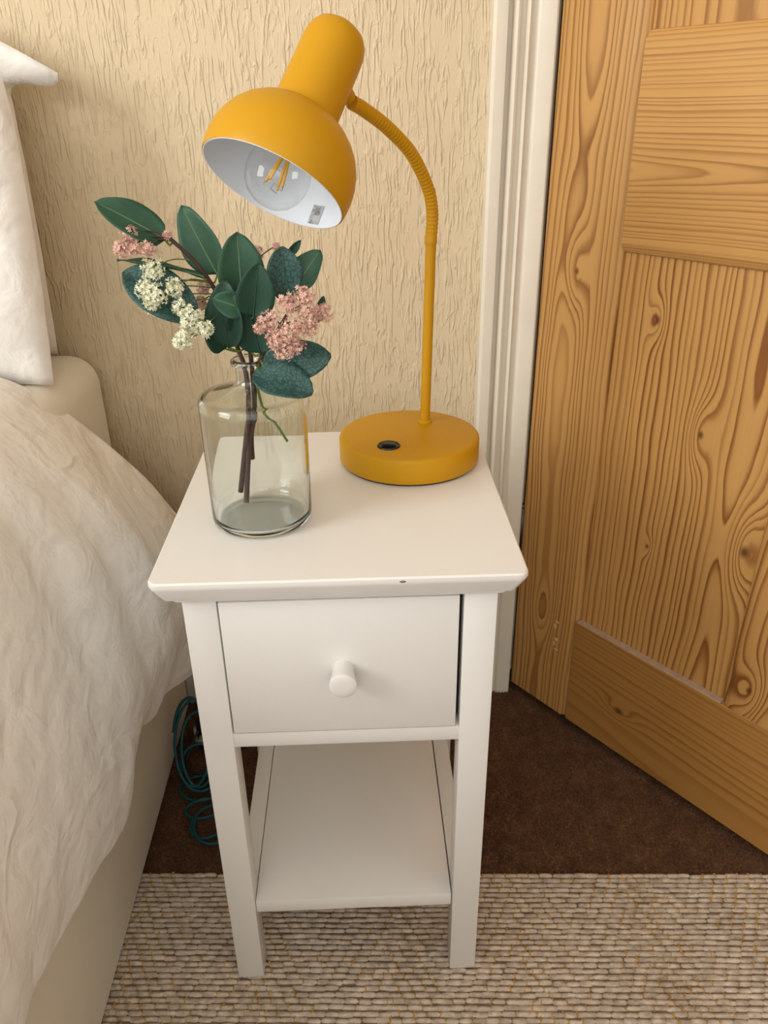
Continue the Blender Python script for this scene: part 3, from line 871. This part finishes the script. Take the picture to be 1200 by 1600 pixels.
# warning sticker inside the shade
def inner_pt(a, s):
    for (r0, s0), (r1, s1) in zip(inner, inner[1:]):
        if s0 <= s <= s1:
            t = (s - s0) / (s1 - s0); return HM @ Vector(((r0 + (r1 - r0) * t - .0006) * math.cos(a), (r0 + (r1 - r0) * t - .0006) * math.sin(a), s))
HMi = HM.inverted()
tgt = HMi @ LPt((.012, .185, .893))
a0 = math.atan2(tgt.y, tgt.x)
V, F = [], []
for j in range(5):
    for i in range(5): V.append(inner_pt(a0 + .10 + (i - 2) * .050, .0030 + j * .0046))
for j in range(4):
    for i in range(4): F.append((j * 5 + i, j * 5 + i + 1, j * 5 + i + 6, j * 5 + i + 5))
mesh('sticker', V, F, STICKER, LP, True)

# ------------------------------------------------------------------ glass bottle vase
VX, VY, VZ = -.0805, .1035, .600
vase = lathe('glass_vase', [(0, .0008), (.030, .0006), (.0420, .0002), (.0475, .0012), (.0502, .0045), (.0510, .010), (.0513, .060), (.0519, .126), (.0519, .1300), (.0512, .1325), (.0494, .1342), (.0400, .1366), (.0260, .1408), (.0170, .1440), (.0140, .1465), (.0132, .150), (.0132, .1600), (.0140, .1625), (.0168, .1640), (.0174, .1662), (.0168, .1685), (.0150, .1695),
                           (.0125, .1680), (.0112, .1630), (.0110, .150), (.0118, .1462), (.0150, .1432), (.0255, .1384), (.0400, .1340), (.0470, .1320), (.0488, .1290), (.0490, .122), (.0485, .060), (.0482, .014), (.0470, .0085), (.0440, .0062), (.030, .0046), (0, .0050)], GLASS, None, 96)
vase.location = (VX, VY, VZ)
tag(vase, 'clear glass bottle vase with a narrow neck on the nightstand', 'vase')

# ------------------------------------------------------------------ artificial flower sprays
STEMS = {'A': [(-0.1004, 0.1, 0.6324), (-0.0903, 0.1, 0.6866), (-0.0845, 0.101, 0.7196), (-0.0840, 0.101, 0.7577), (-0.089, 0.1, 0.7794), (-0.1003, 0.1, 0.8238), (-0.1149, 0.09, 0.8567), (-0.1345, 0.08, 0.8814)],
         'B': [(-0.0941, 0.09, 0.6248), (-0.0878, 0.1, 0.6797), (-0.0800, 0.1065, 0.7178), (-0.0785, 0.1060, 0.7562), (-0.078, 0.1, 0.7822), (-0.0771, 0.095, 0.8187), (-0.0797, 0.1, 0.8404)],
         'C': [(-0.0885, 0.12, 0.6609), (-0.0860, 0.112, 0.6893), (-0.0790, 0.1010, 0.7177), (-0.0755, 0.100, 0.7513), (-0.0657, 0.09, 0.7756), (-0.0497, 0.075, 0.7999), (-0.0387, 0.08, 0.8156)]}
LEAVES=[
  ('A',(-0.1396, 0.085, 0.8797),(-0.1897, 0.07, 0.9122),0.0285,'plain',10),
  ('A',(-0.1015, 0.105, 0.8466),(-0.1291, 0.12, 0.9032),0.0322,'plain',-25),
  ('A',(-0.1115, 0.09, 0.8468),(-0.1801, 0.075, 0.8652),0.0135,'plain',55),
  ('A',(-0.1185, 0.075, 0.8139),(-0.179, 0.085, 0.8539),0.0361,'net',5),
  ('B',(-0.0812, 0.1, 0.8246),(-0.0809, 0.105, 0.8823),0.0383,'plain',15),
  ('B',(-0.0952, 0.085, 0.7848),(-0.0919, 0.085, 0.8452),0.0338,'dark',-20),
  ('B',(-0.0758, 0.08, 0.8198),(-0.1031, 0.075, 0.8314),0.0216,'plain',-10),
  ('B',(-0.0689, 0.075, 0.8146),(-0.0599, 0.07, 0.8612),0.0305,'dark',10),
  ('B',(-0.0667, 0.085, 0.7789),(-0.0725, 0.08, 0.8253),0.0305,'dark',-15),
  ('B',(-0.0991, 0.09, 0.7824),(-0.113, 0.085, 0.8074),0.027,'dark',20),
  ('B',(-0.0853, 0.085, 0.7981),(-0.0788, 0.08, 0.8232),0.0231,'dark',15),
  ('C',(-0.0414, 0.1, 0.8226),(-0.0421, 0.1, 0.87),0.0279,'net',10),
  ('C',(-0.0342, 0.12, 0.8282),(-0.0092, 0.13, 0.8616),0.0273,'plain',-15),
  ('C',(-0.0387, 0.12, 0.8586),(-0.0262, 0.12, 0.8723),0.007,'dark',30),
  ('C',(-0.0640, 0.08, 0.7720),(-0.0017, 0.07, 0.7800),0.0310,'net',26),
  ('C',(-0.0725, 0.068, 0.7640),(-0.0187, 0.050, 0.7510),0.0330,'net',-22),
  ('C',(-0.0158, 0.09, 0.8042),(-0.007, 0.1, 0.8265),0.0093,'dark',30),
]
FLOWERS=[
  ('A','cream',(-0.1503, 0.07, 0.8576),0.0103),
  ('A','cream',(-0.1576, 0.068, 0.8416),0.0093),
  ('A','cream',(-0.1497, 0.066, 0.837),0.011),
  ('A','cream',(-0.1547, 0.066, 0.8284),0.0072),
  ('A','cream',(-0.1339, 0.07, 0.8423),0.0083),
  ('A','cream',(-0.1288, 0.066, 0.8251),0.0083),
  ('A','cream',(-0.1214, 0.063, 0.8179),0.0111),
  ('A','cream',(-0.1233, 0.062, 0.8104),0.0089),
  ('A','cream',(-0.1108, 0.062, 0.8085),0.0084),
  ('A','cream',(-0.1285, 0.062, 0.7998),0.0084),
  ('A','cream',(-0.1339, 0.062, 0.7966),0.0056),
  ('A','pink',(-0.1653, 0.07, 0.8859),0.008),
  ('A','pink',(-0.1735, 0.07, 0.8742),0.007),
  ('A','pink',(-0.1646, 0.068, 0.8769),0.008),
  ('A','pink',(-0.1511, 0.068, 0.8752),0.0064),
  ('A','pink',(-0.1363, 0.08, 0.884),0.0033),
  ('A','pink',(-0.1139, 0.1, 0.836),0.0063),
  ('A','pink',(-0.1177, 0.1, 0.823),0.0052),
  ('B','pink',(-0.0693, 0.13, 0.8592),0.0082),
  ('B','pink',(-0.05, 0.13, 0.8662),0.0029),
  ('C','pink',(-0.0224, 0.07, 0.8336),0.0095),
  ('C','pink',(-0.038, 0.065, 0.8262),0.01),
  ('C','pink',(-0.0078, 0.075, 0.8167),0.0102),
  ('C','pink',(-0.0206, 0.065, 0.8209),0.0106),
  ('C','pink',(-0.0541, 0.06, 0.8133),0.0106),
  ('C','pink',(-0.0337, 0.055, 0.8063),0.0117),
  ('C','pink',(-0.0486, 0.055, 0.7988),0.01),
  ('C','pink',(-0.0416, 0.055, 0.7884),0.009),
  ('C','pink',(-0.0189, 0.06, 0.8076),0.0089),
  ('C','pink',(-0.032, 0.058, 0.7925),0.009),
  ('C','pink',(-0.0628, 0.06, 0.8085),0.005),
]
SPRAY = {}
for k, lab in (('A', 'artificial spray of cream and pink blossom with long green leaves leaning towards the bed'),
               ('B', 'upright artificial spray of dark green leaves in the glass vase'),
               ('C', 'artificial spray of pink blossom with blue green leaves leaning towards the lamp')):
    e_ = empty('flower_spray', STEMS[k][0]); SPRAY[k] = e_
    tag(e_, lab, 'flower spray', 'artificial flower sprays in the glass vase')
    off = Vector(STEMS[k][0])
    pth = smooth_path([Vector(p) - off for p in STEMS[k]], 6)
    n_ = len(pth)
    tube('stem', pth, [.0028 - .0011 * i / n_ for i in range(n_)], STEMM, e_, 9)

def nearest_stem(k, p):
    best = None
    pth = smooth_path(STEMS[k], 6)
    for i, q in enumerate(pth):
        if q.z < .765: continue
        d = (q - p).length + max(0, q.z - p.z) * .8
        if best is None or d < best[0]: best = (d, q)
    return best[1]

CAMP = Vector(cam.location)
def leaf(k, base, tip, width, kind, roll):
    e_ = SPRAY[k]; off = e_.location
    b, t = Vector(base), Vector(tip)
    ax = (t - b); Lg = ax.length; ax.normalize(); width = width * 1.18
    nrm = Vector((.05, -.85, .5)); nrm = (nrm - ax * nrm.dot(ax)).normalized()
    nrm = Matrix.Rotation(math.radians(roll), 3, ax) @ nrm
    sd = ax.cross(nrm)
    nu, nv = 8, 14
    V, F, UV = [], [], []
    for j in range(nv + 1):
        v = j / nv
        if kind == 'net': wv = math.sin(math.pi * min(1, v * .985 + .01)) ** .55
        else: wv = (math.sin(math.pi * v ** .80) ** .55) * (1 - .15 * v)
        wv = max(wv, .05 if v < .5 else .012)
        for i in range(nu + 1):
            u = i / nu; q = (u - .5) * 2
            cup = .16 * width * (abs(q) ** 1.6) * wv
            droop = -.10 * Lg * (v - .5) ** 2 + .02 * Lg * math.sin(v * 9 + q * 2) * abs(q)
            V.append(b + ax * (Lg * v) + sd * (q * wv * width / 2) + nrm * (cup + droop + .025 * Lg) - off)
            UV.append((u, v))
    W = nu + 1
    for j in range(nv):
        for i in range(nu): F.append((j * W + i, j * W + i + 1, (j + 1) * W + i + 1, (j + 1) * W + i))
    o = mesh('leaf', V, F, LEAFM[kind], e_, True)
    uvl = o.data.uv_layers.new(name='UVMap')
    for lp in o.data.loops: uvl.data[lp.index].uv = UV[lp.vertex_index]
    s = o.modifiers.new('thick', 'SOLIDIFY'); s.thickness = .0006; s.offset = 0
    mid = [V[j * W + nu // 2] + nrm * .0003 for j in range(0, nv)]
    if width > .012:
        tube('midrib', mid, [.0009 * (1 - .8 * j / len(mid)) for j in range(len(mid))], RIBM if kind == 'plain' else LEAFM[kind], o, 6)
    st = nearest_stem(k, b)
    m0 = V[nu // 2] + off
    c1 = st.lerp(m0, .5) + Vector((0, 0, -.004))
    tube('leaf_stalk', [p - off for p in smooth_path([st, c1, m0], 5)], .0009, GREENSTEM, e_, 6)
    return o
for args in LEAVES: leaf(*args)

def blossom(k, col, c, R):
    """cluster of tiny crumpled florets on a hair-thin stalk"""
    e_ = SPRAY[k]; off = e_.location
    c = Vector(c)
    n = int(40 + 8200 * R)
    V, F = [], []
    for q in range(n):
        d = Vector((random.gauss(0, 1), random.gauss(0, 1), random.gauss(0, 1))).normalized()
        p = c + Vector((d.x, d.y * .8, d.z)) * R * random.uniform(.35, 1.02) - off
        nrm = (d + Vector((random.uniform(-.5, .5), random.uniform(-.5, .5), random.uniform(-.5, .5)))).normalized()
        a = nrm.orthogonal().normalized(); bq = nrm.cross(a)
        r = random.uniform(.0016, .0029); ph = random.uniform(0, 6.28)
        i0 = len(V); V.append(p)
        m_ = 5
        for s_ in range(m_):
            for (dd, rr, hh) in ((-.38, .55, .15), (0, 1.0, .45), (.38, .55, .15)):
                t_ = ph + (s_ + dd) * 2 * math.pi / m_
                V.append(p + (a * math.cos(t_) + bq * math.sin(t_)) * r * rr + nrm * r * (hh + random.uniform(-.12, .25)))
            j = i0 + 1 + s_ * 3
            F.append((i0, j, j + 1)); F.append((i0, j + 1, j + 2))
    o = mesh('blossom', V, F, PINK if col == 'pink' else CREAM, e_)
    o['label'] = 'pink blossom cluster' if col == 'pink' else 'cream blossom cluster'
    st = nearest_stem(k, c)
    mid = st.lerp(c, .55) + Vector((0, .004, .004))
    tube('flower_stalk', [p - off for p in smooth_path([st, mid, c], 6)], .0006, STEMM if col == 'pink' else GREENSTEM, e_, 6)
for args in FLOWERS: blossom(*args)
offC = SPRAY['C'].location
tube('side_shoot', [Vector(p) - offC for p in smooth_path([(-.0755, .100, .7513), (-.0735, .1, .735), (-.0700, .1, .7192), (-.0600, .1, .7059), (-.0495, .1, .6862)], 6)], .0013, GREENSTEM, SPRAY['C'], 8)

# ------------------------------------------------------------------ cables on the carpet behind the nightstand
def coil(name, label):
    # standing coil leaning on the bed base, then loose loops running out over the carpet
    keys = [(0, -.266, .352, .074, .026, .060, .030), (1, -.258, .345, .070, .031, .064, .034), (2, -.250, .350, .062, .030, .056, .034), (3, -.248, .340, .030, .036, .026, .036),
            (4, -.244, .318, .003, .040, .001, .034), (5, -.232, .270, .0035, .034, .001, .026), (6, -.222, .242, .0028, .030, .0006, .036), (7, -.214, .245, .0045, .034, .001, .040)]
    pts = []
    n = 16
    for i in range(7 * n + 1):
        t = i / n; k = min(6, int(t)); f = t - k
        a, b = keys[k][1:], keys[k + 1][1:]
        cx, cy, cz, rx, rz_, ty = [p + (q - p) * f for p, q in zip(a, b)]
        th = math.radians(170) - t * 2 * math.pi
        pts.append((cx + rx * math.cos(th), cy + ty * math.sin(th), max(FZ + .003, cz + rz_ * math.sin(th))))
    o = tube(name, smooth_path(pts, 3), .0026, TEAL, None, 8)
    return tag(o, label, 'cable')
coil('network_cable', 'coiled teal network cable on the dark carpet beside the bed base')
pb = empty('power_adapter', (-.235, .435, FZ))
tag(pb, 'black power adapter with beige plugs behind the coiled cable', 'power adapter')
o = rbox('adapter_body', -.035, .045, -.030, .030, .003, .075, .006, BLACK, pb, 3)
o = rbox('plug', -.030, -.008, -.043, -.029, .030, .040, .002, GREYPLUG, pb, 2); o['label'] = 'beige plug'
o = rbox('plug', -.040, -.034, -.026, -.014, .020, .050, .002, GREYPLUG, pb, 2)
tube('lead', smooth_path([(-.03, -.03, .05), (-.042, -.05, .03), (-.045, -.075, .012), (-.02, -.085, .006), (.03, -.06, .006)], 6), .0022, GREYWIRE, pb, 8)
